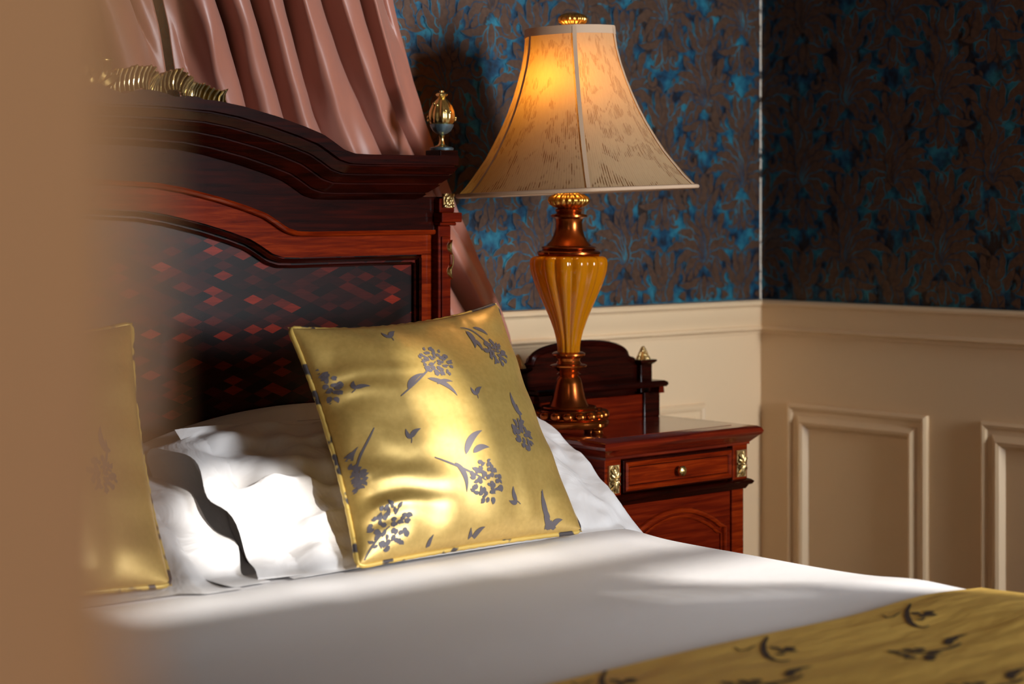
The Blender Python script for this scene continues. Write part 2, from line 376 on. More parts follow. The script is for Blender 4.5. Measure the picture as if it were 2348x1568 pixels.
for a0, a1 in ((2.78, 3.311), (2.11, 2.64)):
    w = MB(); frame(w, lambda a, z, h: (a, YW-h, z), a0, .24, a1, .743)
    struct(w.build('trim_%d' % k, M_cream, angle=25), 'raised cream panel moulding behind the nightstand' if a0 > 2.5 else 'cream panel moulding behind the bedhead', 'panel moulding'); k += 1
# window: frame, and an added unseen board with holes shaping the sun patches
win = thing('window_1', (WX0, Y0R-.1, WZ0), 'window facing the bed, with an added board shaping the sun', 'window'); win['kind'] = 'structure'
SUN = Vector((.0, 1, -.42))
def to_win(p): k = (Y0R-.08-p[1]); return (p[0]+SUN.x*k, p[2]+SUN.z*k)
holes = []  # openings in the added board, traced back from the wanted sun patches
def hole(pts): holes.append([to_win(p) for p in pts])
def inpoly(x, y, P):
    c = False; j = len(P)-1
    for i in range(len(P)):
        if (P[i][1] > y) != (P[j][1] > y) and x < (P[j][0]-P[i][0])*(y-P[i][1])/(P[j][1]-P[i][1])+P[i][0]: c = not c
        j = i
    return c
hole([(1.62, 2.56, .62), (1.87, 2.56, .62), (1.89, 2.60, .68), (1.88, 2.61, .71), (1.855, 2.62, .74), (1.82, 2.63, .765), (1.78, 2.63, .775), (1.73, 2.62, .765), (1.68, 2.60, .73)])
CPL = atZ(820, 1298, .632)
hole([tuple(atPl(a, b, CPL+Vector((0, -.05, .05)), Vector((0, -1, .6)).normalized())) for a, b in ((925, 785), (1000, 800), (1045, 880), (1085, 980), (1125, 1075), (1070, 1115), (1010, 1050), (965, 930))])
hole([(1.35, 2.46, .63), (1.95, 2.40, .63), (2.50, 2.35, .63), (2.50, 2.27, .63), (1.95, 2.30, .63), (1.35, 2.34, .63)])
hole([(2.16, 2.11, .63), (2.56, 2.14, .63), (2.60, 1.45, .63), (2.50, 1.46, .63), (2.43, 1.66, .63), (2.36, 1.80, .63)])
hole([(2.05, 2.01, .63), (2.25, 1.90, .63), (2.25, 1.87, .63), (2.05, 1.98, .63)])
w = MB(); nx, nz = 300, 240; Ys = Y0R-.08
idx = {}
for j in range(nz):
    for i in range(nx):
        x = lerp(WX0, WX1, (i+.5)/nx); z = lerp(WZ0, WZ1, (j+.5)/nz)
        if any(inpoly(x, z, h) for h in holes): continue
        g = []
        for a, b in ((i, j), (i+1, j), (i+1, j+1), (i, j+1)):
            if (a, b) not in idx: idx[(a, b)] = len(w.v); w.v.append((lerp(WX0, WX1, a/nx), Ys, lerp(WZ0, WZ1, b/nz)))
            g.append(idx[(a, b)])
        w.f.append(tuple(g)); w.m.append(0)
sh = w.build('sun_gobo', M_winpaint, win, smooth=False, fixn=False); sd = sh.modifiers.new('s', 'SOLIDIFY'); sd.thickness = .01
w = MB()
for x0, x1, z0, z1 in ((WX0, WX0+.05, WZ0, WZ1), (WX1-.05, WX1, WZ0, WZ1), (WX0+.05, WX1-.05, WZ0, WZ0+.05), (WX0+.05, WX1-.05, WZ1-.05, WZ1)): w.box(x0, x1, Y0R-.07, Y0R-.02, z0, z1)
w.build('window_frame', M_winpaint, win, smooth=False)
# ------------------------------------------------------------------ bed
XC = 1.62
YP, YPI, YCF = 2.875, 2.845, 2.79      # panel face, pilaster face, cornice front
XR = atY(1034, 650, YPI).x; HW = XR-XC
bed = thing('bed', (XC, 2.0, 0), 'dark mahogany bed with a shaped parquetry headboard and gilt mounts', 'bed')
tops = [(260, 214), (320, 216), (400, 221), (500, 231), (560, 244), (640, 268), (700, 290), (742, 308), (765, 324), (790, 343), (815, 352), (850, 354), (1050, 357)]
TP = []
for u_, v_ in tops:
    p = atY(u_, v_, YCF); TP.append((p.x-XC, p.z))
TP = [(0, TP[0][1]+.004)]+[t for t in TP if t[0] > .02]
def ztop(x): return interp(abs(x), TP)
HWC = atY(1052, 357, YCF).x-XC          # cornice half width
# cornice profile: (drop, y)
CP = [(0, .0), (.000, YCF), (.017, YCF), (.0185, YCF+.006), (.0205, YCF+.006), (.0215, YCF+.001), (.034, YCF+.009), (.0350, YCF+.013), (.0370, YCF+.013), (.0380, YCF+.010), (.050, YCF+.024), (.0510, YCF+.028), (.0530, YCF+.028), (.0540, YCF+.025), (.067, YCF+.042), (.068, YCF+.046), (.070, YCF+.046), (.0705, YCF+.044), (.077, YCF+.052), (.080, YCF+.060)]
CP[0] = (0, 2.93)
def colx(s): return -1+2*s
def cornice():
    m = MB(); nx = 220
    def fn(a, b):
        k = b*(len(CP)-1); i = min(int(k+1e-9), len(CP)-2); t = k-i
        d = lerp(CP[i][0], CP[i+1][0], t); y = lerp(CP[i][1], CP[i+1][1], t)
        ext = HWC-(y-YCF)*.9 if b > .01 else HWC
        x = (2*a-1)*ext
        return (XC+x, y, ztop(x*1.0+math.copysign(d*.55, x))-d)
    m.grid(fn, nx, len(CP)-1)
    # end caps
    for sg in (0, 1):
        pts = [fn(sg, i/(len(CP)-1)) for i in range(len(CP))]+[(fn(sg, 1)[0], 2.93, fn(sg, 1)[2])]
        m.add(pts, [tuple(range(len(pts)))])
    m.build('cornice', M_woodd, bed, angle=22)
cornice()
def zoff(x, d): return ztop(x+math.copysign(d*.55, x))-d
def band(name, d0, d1, y, hw, matl, t=.02):
    m = MB()
    m.grid(lambda a, b: (XC+(2*a-1)*hw, y, zoff((2*a-1)*hw, lerp(d0, d1, b))), 200, 4)
    m.grid(lambda a, b: (XC+(2*a-1)*hw, lerp(y, y+t, b), zoff((2*a-1)*hw, d1)), 200, 1)
    return m
XS = atY(1000, 600, YP).x-XC            # stile outer
XI = atY(957, 600, YP).x-XC             # panel inner edge
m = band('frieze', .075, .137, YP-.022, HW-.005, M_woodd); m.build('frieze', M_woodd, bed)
m = MB()   # astragal fillet under the frieze
DA = .140
m.tube([(XC+x, YP-.018, zoff(x, DA)) for x in [(-1+2*i/160)*(HW-.03) for i in range(161)]], .0055, 8)
m.build('astragal', M_woodl, bed)
DR = .182
m = MB()
def rail(a, b): x = (2*a-1)*(XS); return (XC+x, YP-.012, zoff(x, lerp(.138, DR, b)))
m.grid(rail, 200, 3); m.grid(lambda a, b: (XC+(2*a-1)*XS, lerp(YP-.012, YP, b), zoff((2*a-1)*XS, DR)), 200, 1)
for sg in (-1, 1):
    x0, x1 = sorted((sg*XI, sg*XS)); m.box(XC+x0, XC+x1, YP-.012, YP+.01, .30, zoff(XI, DR)+.001)
m.build('panel_frame', M_woodl, bed, angle=30)
m = MB()  # bead round the inner panel
zi = zoff(XI-.002, DR+.006)
path = [(XC-XI, YP-.008, .32)]+[(XC+x, YP-.008, zoff(x, DR+.006)) for x in [(-1+2*i/160)*(XI) for i in range(161)]]+[(XC+XI, YP-.008, .32)]
m.tube(path, .0045, 6); m.tube([(p[0]*1 if 0 else XC+(p[0]-XC)*.985, p[1]+.003, p[2]-.010 if 0 < i < len(path)-1 else p[2]) for i, p in enumerate(path)], .003, 6)
m.build('panel_bead', M_woodd, bed)
m = MB(); m.grid(lambda a, b: (XC+(2*a-1)*(XI+.01), YP, lerp(.30, zoff((2*a-1)*XI, DR-.01), b)), 160, 2)
m.grid(lambda a, b: (XC+(2*a-1)*HW, 2.93, lerp(.25, ztop((2*a-1)*HW), b)), 160, 2)
m.build('parquetry_panel', M_parq, bed, fixn=False)
for a_, b_ in ((XC-HW+.02, XC-XS+.004), (XC+XS-.004, XC+HW-.02)):
    m = MB(); m.box(a_, b_, YP+.002, 2.925, .1, 1.17); m.build('side_fillet', M_woodd, bed, smooth=False)
zc0 = atY(1030, 517, YPI).z; zc1 = atY(1030, 487, YPI).z; zg0 = atY(1030, 476, YPI).z; zg1 = atY(1030, 444, YPI).z
XPI = atY(1005, 650, YPI).x-XC
for sg in (-1, 1):
    m = MB(); a, b = sorted((sg*XPI, sg*HW)); x0, x1 = XC+a, XC+b
    m.box(x0, x1, YPI, 2.93, .1, zc0); m.box(x0+.006, x1-.006, YPI-.004, YPI, .5, zc0-.02)
    m.box(x0-.002, x1+.007, YPI-.008, 2.93, zc0, zc0+.006); m.box(x0-.004, x1+.014, YPI-.016, 2.93, zc0+.006, zc1)
    m.box(x0-.002, x1+.004, YPI-.006, 2.93, zc1, ztop(HW)-.078)
    p = m.build('pilaster', M_wood, bed, smooth=False, bevel=.002)
    g = MB(); cx, cz = (x0+x1)/2+.002, (zg0+zg1)/2; yy = YPI-.006
    g.box(cx-.0125, cx+.0125, yy-.004, yy, zg0, zg1)
    for q in range(8):
        an = q*pi/4; g.ball((cx+.006*cos(an), yy-.005, cz+.0065*sin(an)), .0042, (1, .8, 1.2), 8)
    g.ball((cx, yy-.008, cz), .0035, n=8)
    for px, pz in ((-1, -1), (1, -1), (-1, 1), (1, 1)): g.ball((cx+px*.010, yy-.005, cz+pz*.010), .0032, n=8)
    g.build('gilt_square_mount', M_giltd, p)
    g = MB(); zt = atY(1020, 550, YPI).z; zb = atY(1020, 640, YPI).z; gx = (x1-.004) if sg > 0 else x0+.004
    zm = (zt+zb)/2; dz = (zt-zb)/2
    def lf(z0, z1, xo, wv):
        g.grid(lambda a, b: (gx+xo*sin(pi*b)+wv*(a-.5)*2*sin(pi*min(.999, max(.001, b)))**.8, YPI-.004-.006*sin(pi*a), lerp(z0, z1, b)), 6, 12)
    lf(zt, zm+dz*.25, -.003, .0055); lf(zm-dz*.25, zb, -.003, .0055)
    g.tube([(gx-.003+.007*sin(pi*i/12), YPI-.007, lerp(zm+dz*.5, zm-dz*.55, i/12)) for i in range(13)], .0016, 6)
    g.build('gilt_leaf_mount', M_gilt, p)
    # urn finial
    uc = atY(1013, 340, 2.86); ux = XC+sg*(uc.x-XC)
    fz = ztop(HW)-.0
    f = MB(); f.box(ux-.022, ux+.022, 2.86-.022, 2.86+.022, fz-.001, fz+.012); f.build('finial_plinth', M_woodd, bed, smooth=False, bevel=.002)
    sc = .0008
    f = MB(); c = (ux, 2.86, fz+.012)
    f.lathe([(0, .0), (.0215, .0), (.0225, .004), (.018, .006)], c, 32, mi=1)
    f.lathe([(.016, .006), (.008, .009), (.0055, .013), (.0042, .018), (.0042, .024), (.0060, .027), (.004, .029)], c, 24)
    f.lathe([(.004, .029), (.010, .031), (.017, .036), (.0215, .044), (.0225, .048), (.0185, .049)], c, 32, 12, .06, mi=1)
    f.lathe([(.018, .047), (.0235, .052), (.0255, .062), (.0245, .072), (.0200, .083), (.0140, .091), (.0085, .096), (.006, .099)], c, 48, 10, .16)
    for q in range(14):
        th = q*2*pi/14*2.618; zz = .054+.034*((q*.618) % 1); rr = .0255-.004*((zz-.054)/.034)**2*2
        f.ball((c[0]+rr*cos(th), c[1]+rr*sin(th), c[2]+zz), .0032, n=8)
    f.lathe([(.006, .098), (.010, .101), (.012, .104), (.009, .107), (.004, .108), (.0045, .111), (0, .113)], c, 24, 6, .25)
    f.build('urn_finial', [M_gilt, M_bluerefl], bed, angle=60)
# gilt crest: pleated ribbon along the crown, both sides
def crest():
    m = MB()
    pts = [(222, 196), (250, 196), (268, 190), (285, 185), (300, 182), (318, 180), (335, 182), (346, 196), (358, 204), (372, 198), (386, 186), (400, 184), (412, 196), (420, 206), (434, 214), (448, 212), (462, 214), (478, 222), (494, 232), (508, 224)]
    pts = [atY(a, b, 2.815) for a, b in pts]
    S = []
    for i in range(len(pts)-1):
        for k in range(4): S.append(pts[i].lerp(pts[i+1], k/4))
    S.append(pts[-1]); n = len(S)
    ribs = MB()
    for sg in (1, -1):
        V = []
        for i, p in enumerate(S):
            t = i/(n-1); a = S[max(0, i-2)]; b = S[min(n-1, i+2)]; d = (b-a).normalized(); nz = Vector((-d.z, 0, d.x))
            nz = (nz*.55+Vector((0.15, 0, .8))).normalized()
            h = .0215*(1-.35*t)*(.95+.08*sin(i*.9)); zz = .0055*(1 if i % 2 else -1); bow = .010*sin(t*pi*5.5)
            for q, (e, o) in enumerate(((-1, -.002), (-.4, .003), (.4, .001), (1.05, -.007))):
                P = p+nz*(h*e); P = Vector((P.x, P.y+zz*(.85+.15*e)+o+bow, P.z+.001))
                V.append((XC+sg*(P.x-XC), P.y, P.z))
        m.add(V, [(4*i+q, 4*i+q+1, 4*i+5+q, 4*i+4+q) for i in range(n-1) for q in range(3)])
        for i in range(0, n-1, 2):
            ribs.tube([Vector(V[4*i+q])-Vector((0, .0022, 0)) for q in range(4)], .0019, 6, rf=lambda t: .6+.7*t)
    o = m.build('gilt_ribbon_crest', M_crest, bed, smooth=False); s = o.modifiers.new('s', 'SOLIDIFY'); s.thickness = .0015
    rb = ribs.build('gilt_flutes', M_giltr, o)
    m = MB(); c0 = Vector((XC-.005, 2.83, ztop(0)))
    for q in range(7):
        an = radians(-60+20*q); le = .085 if q == 3 else .065
        m.tube([(c0.x+sin(an)*le*k/8, c0.y-.012*sin(pi*k/8), c0.z+cos(an)*le*k/8) for k in range(9)], .008, 8, rf=lambda t: .4+1.1*sin(pi*min(1, t*1.0)))
    m.ball((c0.x, c0.y-.012, c0.z+.018), .018, (1, .7, 1), 16)
    m.ball((c0.x+.035, c0.y-.005, c0.z+.052), .006, (2.2, 1, .8), 10)
    m.build('gilt_shell_crest', M_crest, bed)
    m = MB()   # carved wooden cresting below the ribbon
    xs = [(-1+2*i/60)*.20 for i in range(61)]
    m.grid(lambda a, b: (XC+(2*a-1)*.20, lerp(2.80, 2.85, b), ztop((2*a-1)*.2)+.012*abs(cos((2*a-1)*6.5))*(1-abs(2*a-1))**.4), 60, 3)
    m.grid(lambda a, b: (XC+(2*a-1)*.20, 2.80, ztop((2*a-1)*.2)-.002+b*(.002+.012*abs(cos((2*a-1)*6.5))*(1-abs(2*a-1))**.4)), 60, 2)
    m.build('carved_cresting', M_woodd, bed)
crest()
for x0, x1, y0, y1, nm in ((XC-.835, XC-.805, .78, 2.84, 'side_rail'), (XC+.805, XC+.835, .78, 2.84, 'side_rail'), (XC-.835, XC+.835, .75, .78, 'foot_rail')):
    m = MB(); m.box(x0, x1, y0, y1, .22, .44); m.build(nm, M_wood, bed, smooth=False, bevel=.004)
m = MB(); m.box(XC-.80, XC+.80, .79, 2.835, .24, .30); m.build('slat_base', M_wood, bed, smooth=False)
for sg in (-1, 1):
    for yy in (.80, 2.84):
        m = MB(); m.lathe([(0, 0), (.022, 0), (.026, .02), (.03, .1), (.034, .2), (.036, .25), (0, .25)], (XC+sg*.815, yy if yy > 2 else .79, 0), 24); m.build('leg', M_wood, bed)
# mattress
def rbox(m, x0, x1, y0, y1, z0, z1, r, seg=6, nx=20, ny=20):
    def se(a, h, k=.12):
        return h
    import itertools
    m.box(x0, x1, y0, y1, z0, z1)
m = MB(); m.box(XC-.795, XC+.795, .80, 2.83, .302, .592)
o = m.build('mattress', M_white, smooth=True, bevel=0, angle=180); b_ = o.modifiers.new('b', 'BEVEL'); b_.width = .04; b_.segments = 5
tag(o, 'white sheeted mattress under the duvet on the mahogany bed', 'mattress')
# duvet ---------------------------------------------------------------------------
DX0, DX1, DY0, DY1 = XC-.905, XC+.892, .80, 2.515
def duvet_z(x, y):
    z = .617
    z += .008*mn.noise(Vector((x*1.7, y*2.1, 3.3)))
    z += .006*exp(-((y-2.43-.03*sin(x*3))/.06)**2)                 # roll near the fold
    z += .009*exp(-((y-2.26+.10*(x-1.5))/.10)**2)*(.5+.5*sin(x*2.2))
    z += .006*exp(-((y-(2.0-.35*(x-2.0)))/.07)**2)*sstep((x-1.9)/.3)
    z += .010*exp(-((x-2.33)/.12)**2)*(.6+.4*sin(y*5))
    z -= .012*sstep((1.9-x)/.8)*exp(-((y-2.0)/.35)**2)
    return z
def duvet(a, b):
    # a across (with drops), b along
    Wd = DX1-DX0; drop = .30; Ltot = Wd+2*drop; s = a*Ltot-drop
    y = lerp(DY1, DY0, b)
    R = .055
    def side(q):   # q distance beyond edge
        if q < R*pi/2: an = q/R; return R*sin(an), R*(1-cos(an))
        return R, R+(q-R*pi/2)
    if s < R: dx, dz = side(R-s) ; x = DX0+R-dx; z = duvet_z(DX0+R, y)-dz
    elif s > Wd-R: dx, dz = side(s-(Wd-R)); x = DX1-R+dx; z = duvet_z(DX1-R, y)-dz
    else: x = DX0+s; z = duvet_z(x, y)
    if dz_ok(s, Wd): x += .014*sin(y*17+2*mn.noise(Vector((y*3, 1, 0))))*min(1, max(0, (.617-z)/.2))*(1 if s > 1 else -1)
    return x, y, z
def dz_ok(s, Wd): return s < 0 or s > Wd
def duvet_full(a, b):
    # b<.04 : rounded fold at the head end
    e = .05
    if b < e:
        t = b/e; x, y, z = duvet(a, 0); an = pi*(1-t)
        r = .018
        return (x, y+r*sin(an)*1.0, z-r-r*cos(pi-an)*-1 if False else z-r+r*cos(an))
    return duvet(a, (b-e)/(1-e))
m = MB(); m.grid(duvet_full, 260, 220)
o = m.build('duvet', M_white, angle=180); tag(o, 'smooth white duvet spread over the bed', 'duvet')
sd = o.modifiers.new('s', 'SOLIDIFY'); sd.thickness = .012; sd.offset = -1
# runner --------------------------------------------------------------------------
RY1, RY0 = 1.722, 1.02
def runner_p(x_s, y, off=0):
    Wd = DX1-DX0; drop = .30; a = (x_s-DX0+drop)/(Wd+2*drop); bb = (DY1-y)/(DY1-DY0)
    x, yy, z = duvet(a, bb)
    o_ = .007+off+.0025*mn.noise(Vector((x_s*3, y*9, 0)))
    if x_s > DX1-.03: x += o_*min(1, (x_s-DX1+.03)/.06); z += o_*max(0, 1-(x_s-DX1+.03)/.08)
    elif x_s < DX0+.03: x -= o_; z += o_*.3
    else: z += o_
    return (x, yy, z)
m = MB()
m.grid(lambda a, b: runner_p(lerp(DX0-.27, DX1+.27, a), lerp(RY1, RY0, b)), 200, 70)
m.grid(lambda a, b: tuple(Vector(runner_p(lerp(DX0-.27, DX1+.27, a), RY1, -.006*b))+Vector((0, .0015*sin(pi*b), 0))), 200, 3)
def on_run(shape, cx, cy, sc, rot=0, flip=1):
    vs, fs = shape; V = []
    for x, y in vs:
        x *= flip*sc; y *= sc; V.append(runner_p(cx+x*cos(rot)-y*sin(rot), cy+x*sin(rot)+y*cos(rot), .0009))
    m.add(V, fs, 1)
def rpx(pts, w_):
    q = [atZ(a, b, .632) for a, b in pts]; q2 = []
    for a, b in zip(q, q[1:]): q2 += [a.lerp(b, k/4) for k in range(4)]
    q2.append(q[-1]); vs, fs = line2([(p.x, p.y) for p in q2], w_)
    m.add([runner_p(x, y, .0009) for x, y in vs], fs, 1)
for u_, v_, k_ in ((1400, 1545, 1), (1770, 1472, .95), (2096, 1402, .8), (1030, 1622, 1.1)):
    rpx([(u_+k_*a, v_+k_*b) for a, b in ((-10, -26), (-20, -10), (-20, 4), (-12, 18), (4, 27), (26, 31), (44, 27))], .0042)
    rpx([(u_+k_*a, v_+k_*b) for a, b in ((8, 12), (20, 14), (30, 9))], .003)
    p = atZ(u_+34*k_, v_+2*k_, .632)
    for q_ in range(5): on_run(leaf2((0, 0), (.006, .006), (.014, 0), .007), p.x+.006*cos(q_*1.3), p.y+.010*sin(q_*1.3), 1, q_*1.9)
    rpx([(u_+k_*a, v_+k_*b) for a, b in ((-90, -2), (-78, 6), (-60, 4), (-40, -6))], .002)
for u_, v_ in ((1720, 1562), (2100, 1485), (2240, 1565), (1500, 1640)):
    p = atZ(u_, v_, .632)
    for k in range(9):
        a_ = k*2.4; r_ = .022*sqrt(k/9)
        on_run(leaf2((0, 0), (.008, .006), (.018, 0), .008), p.x+r_*cos(a_), p.y+r_*sin(a_)*1.1, 1, a_)
    on_run(line2([(x*.01, -.01*sin(x*.35)) for x in range(9)], .004), p.x+.01, p.y, 1)
    on_run(leaf2((.06, 0), (.09, .03), (.13, .02), .007, 3), p.x+.01, p.y, 1)
o = m.build('bed_runner', [M_run, M_runm], angle=180, fixn=False); tag(o, 'gold satin bed runner with dark scroll sprigs across the duvet', 'bed runner')
# ------------------------------------------------------------------ cushions
def cushion_geom(c4, T):
    BL, BR, TL, TR = [Vector(p) for p in c4]
    n = (BR-BL).cross(TL-BL).normalized()
    if n.y > 0: n = -n
    def P(s, t, side=1, extra=0):
        # s,t in [-1,1]
        ss = s*(1.01-.10*(1-t*t)**.8*(1-.2*abs(s))); tt = t*(1.01-.11*(1-s*s)**.8*(1 if t > 0 else .25))
        a, b = (ss+1)/2, (tt+1)/2
        p = (BL*(1-a)+BR*a)*(1-b)+(TL*(1-a)+TR*a)*b
        g = max(0, (1-s*s)*(1-t*t)); h = T*(g**.42)*(1-.12*(1-g))
        wr = 0
        # gathers fanning from left seam and bottom
        e = exp(-(1+s)*3.2)
        wr += .011*e*(.35+1.3*abs(mn.noise(Vector((t*2.3, s, 14)))))*sin(t*21+5*mn.noise(Vector((t*2, s*1.5, 4)))+s*4)*(1-t*t)**.5
        e2 = exp(-(1-t)*4)+.6*exp(-(1+t)*4)
        wr += .004*e2*sin(s*17+2*mn.noise(Vector((s*2, t, 9))))
        wr += .004*exp(-(1-s)*4)*sin(t*15+1)
        wr += .007*mn.noise(Vector((s*1.6+5, t*1.6, T*30)))
        h += wr*min(1, g*6)*(1 if side > 0 else .4)
        return p+n*(side*h+extra)
    return P, n, (BL, BR, TL, TR)
def cushion(label, c4, T, sprigs, pairs, like=None):
    P, n, (BL, BR, TL, TR) = cushion_geom(c4, T)
    ctr = (BL+BR)/2
    root = thing('gold_cushion', ctr, label, 'cushion', 'gold satin cushions on the bed')
    m = MB(); NG = 110
    m.grid(lambda a, b: P(2*a-1, 2*b-1, 1), NG, NG); m.grid(lambda a, b: P(2*a-1, 2*b-1, -.8), 50, 50, flip=True)
    p0 = BL
    def px2st(u, v):
        q = atPl(u, v, p0+n*T*.7, n)
        s = t = 0.
        for _ in range(25):
            f = P(s, t, 1)-q; f -= n*f.dot(n); e = 1e-3
            fs_ = (P(s+e, t, 1)-P(s, t, 1))/e; ft = (P(s, t+e, 1)-P(s, t, 1))/e
            fs_ -= n*fs_.dot(n); ft -= n*ft.dot(n)
            a11, a12, a22 = fs_.dot(fs_), fs_.dot(ft), ft.dot(ft); b1, b2 = f.dot(fs_), f.dot(ft); D = a11*a22-a12*a12
            s -= (b1*a22-b2*a12)/D; t -= (b2*a11-b1*a12)/D; s = max(-.99, min(.99, s)); t = max(-.99, min(.99, t))
        return s, t
    if like: px2st = like
    WS = (BR-BL).length/2
    def put(shape, cs, ct, rot, sc, lift=.0009):
        vs, fs = shape; V = []; ok = []
        for x, y in vs:
            X = (x*cos(rot)-y*sin(rot))*sc/WS; Y = (x*sin(rot)+y*cos(rot))*sc/WS
            s, t = cs+X, ct+Y; ok.append(abs(s) < .985 and abs(t) < .985)
            V.append(P(max(-.985, min(.985, s)), max(-.985, min(.985, t)), 1, lift))
        m.add(V, [f for f in fs if all(ok[i] for i in f)], 1)
    rnd = random.Random(3)
    def bloom(cs, ct, R, sc=1):
        for k in range(48):
            rr = R*sqrt((k+.3)/48); an = k*2.39996+rnd.uniform(-.2, .2)
            x, y = rr*cos(an), rr*sin(an)*1.12
            l = rnd.uniform(.008, .014); b = an+rnd.uniform(-1.3, 1.3)
            w_ = rnd.uniform(.0026, .0054)
            sh_ = leaf2((x, y), (x+l*.6*cos(b+.6), y+l*.6*sin(b+.6)), (x+l*cos(b), y+l*sin(b)), w_, 0, 6)
            put(sh_, cs, ct, 0, sc)
    for (bu, bv, eu, ev, cu_, cv_, R, leaves) in sprigs:
        s0, t0 = px2st(bu, bv); bloom(s0, t0, R)
        s1, t1 = px2st(eu, ev); s2, t2 = px2st(cu_, cv_)
        pts = [bez((s0*WS, t0*WS), (s2*WS, t2*WS), (s1*WS, t1*WS), k/12) for k in range(13)]
        put(line2(pts, .0021), 0, 0, 0, 1)
        for (a1, b1, a2, b2, w_) in leaves:
            q1 = px2st(a1, b1); q2 = px2st(a2, b2)
            A = (q1[0]*WS, q1[1]*WS); Bq = (q2[0]*WS, q2[1]*WS); d = (Bq[0]-A[0], Bq[1]-A[1])
            C = ((A[0]+Bq[0])/2-d[1]*.28, (A[1]+Bq[1])/2+d[0]*.28)
            put(leaf2(A, C, Bq, w_, 0, 12), 0, 0, 0, 1)
    for (u_, v_, rot) in pairs:
        s, t = px2st(u_, v_)
        put(leaf2((0, 0), (.004, .012), (.022, .014), .0048), s, t, rot, 1); put(leaf2((0, 0), (-.008, .004), (-.006, .020), .0042), s, t, rot, 1)
        put(line2([(0, 0), (-.001, -.004), (-.003, -.009)], .0009), s, t, rot, 1)
    m.build('cushion_cover', [M_gold_s, M_motif], root, angle=180, fixn=False)
    # piping
    pts = []
    K = 46
    for k in range(K): pts.append(P(-1+2*k/K, -1, 0))
    for k in range(K): pts.append(P(1, -1+2*k/K, 0))
    for k in range(K): pts.append(P(1-2*k/K, 1, 0))
    for k in range(K): pts.append(P(-1, 1-2*k/K, 0))
    # soften corners
    for _ in range(3): pts = [(pts[i-1]+pts[i]*2+pts[(i+1) % len(pts)])/4 for i in range(len(pts))]
    m = MB(); m.tube(pts, .0046, 8, closed=True, rf=lambda t: 1+.12*sin(t*2*pi*90)); m.build('piping', M_pipe, root, angle=180)
    return root, P, n, p0, px2st
CZ = .632
BLc, BRc = atZ(820, 1298, CZ), atZ(1332, 1217, CZ)
yb = (BLc.y+BRc.y)/2
nl = Vector((0, -1, .60)).normalized()
TLc, TRc = atPl(663, 752, BLc, nl), atPl(1137, 697, BLc, nl)
BRc = atPl(1332, 1217, BLc, nl)
sprigs = [
 (988, 838, 911, 915, 945, 885, .031, [(925, 903, 958, 868, .0055), (965, 880, 1028, 925, .006), (985, 895, 1020, 890, .0045)]),
 (1105, 1108, 988, 1055, 1035, 1078, .030, [(1030, 1070, 1066, 1132, .0052), (1052, 1055, 1085, 1003, .007), (1068, 1052, 1104, 1040, .006)]),
 (912, 1192, 872, 1262, 878, 1225, .033, [(862, 1262, 828, 1205, .007), (850, 1240, 825, 1222, .005), (888, 1285, 930, 1256, .007), (858, 1282, 850, 1245, .004)]),
 (1138, 806, 1066, 742, 1105, 748, .024, [(1076, 752, 1088, 800, .006), (1088, 775, 1104, 806, .005), (1095, 742, 1130, 760, .0045)]),
 (1192, 998, 1180, 930, 1196, 960, .023, [(1192, 955, 1164, 903, .0055), (1196, 950, 1170, 935, .005)]),
 (716, 862, 735, 900, 722, 880, .026, [(700, 822, 690, 800, .004)]),
 (795, 1086, 861, 978, 845, 1020, .018, [(815, 1082, 838, 1010, .006), (818, 1018, 780, 1008, .007), (830, 1018, 790, 1030, .003)]),
 (1300, 1200, 1250, 1120, 1268, 1150, .006, [(1290, 1180, 1252, 1115, .0055), (1300, 1196, 1268, 1150, .006), (1302, 1205, 1318, 1172, .005), (1285, 1170, 1262, 1142, .004)]),
]
pairs = [(902, 770, .2), (822, 886, -.6), (1074, 921, .15), (938, 1009, 0), (1190, 1145, 1.2), (1120, 1240, .1), (1018, 1258, -.6)]
C1 = cushion('gold satin cushion with grey flower sprigs, propped upright beside the nightstand pillows', (BLc, BRc, TLc, TRc), .080, sprigs, pairs)
BR2 = atZ(392, 1340, CZ); TR2 = atPl(302, 742, BR2, nl); BL2 = BR2+Vector((-.48, .01, .01)); TL2 = TR2+Vector((-.47, .005, 0))
spr2 = [(292, 1055, 290, 985, 300, 1020, .024, [(300, 1040, 285, 980, .006), (285, 1030, 270, 1060, .005)])]
C2 = cushion('gold satin cushion half hidden by the blurred door jamb at left', (BL2, BR2, TL2, TR2), .062, sprigs[:3]+sprigs[4:7], pairs, C1[4])
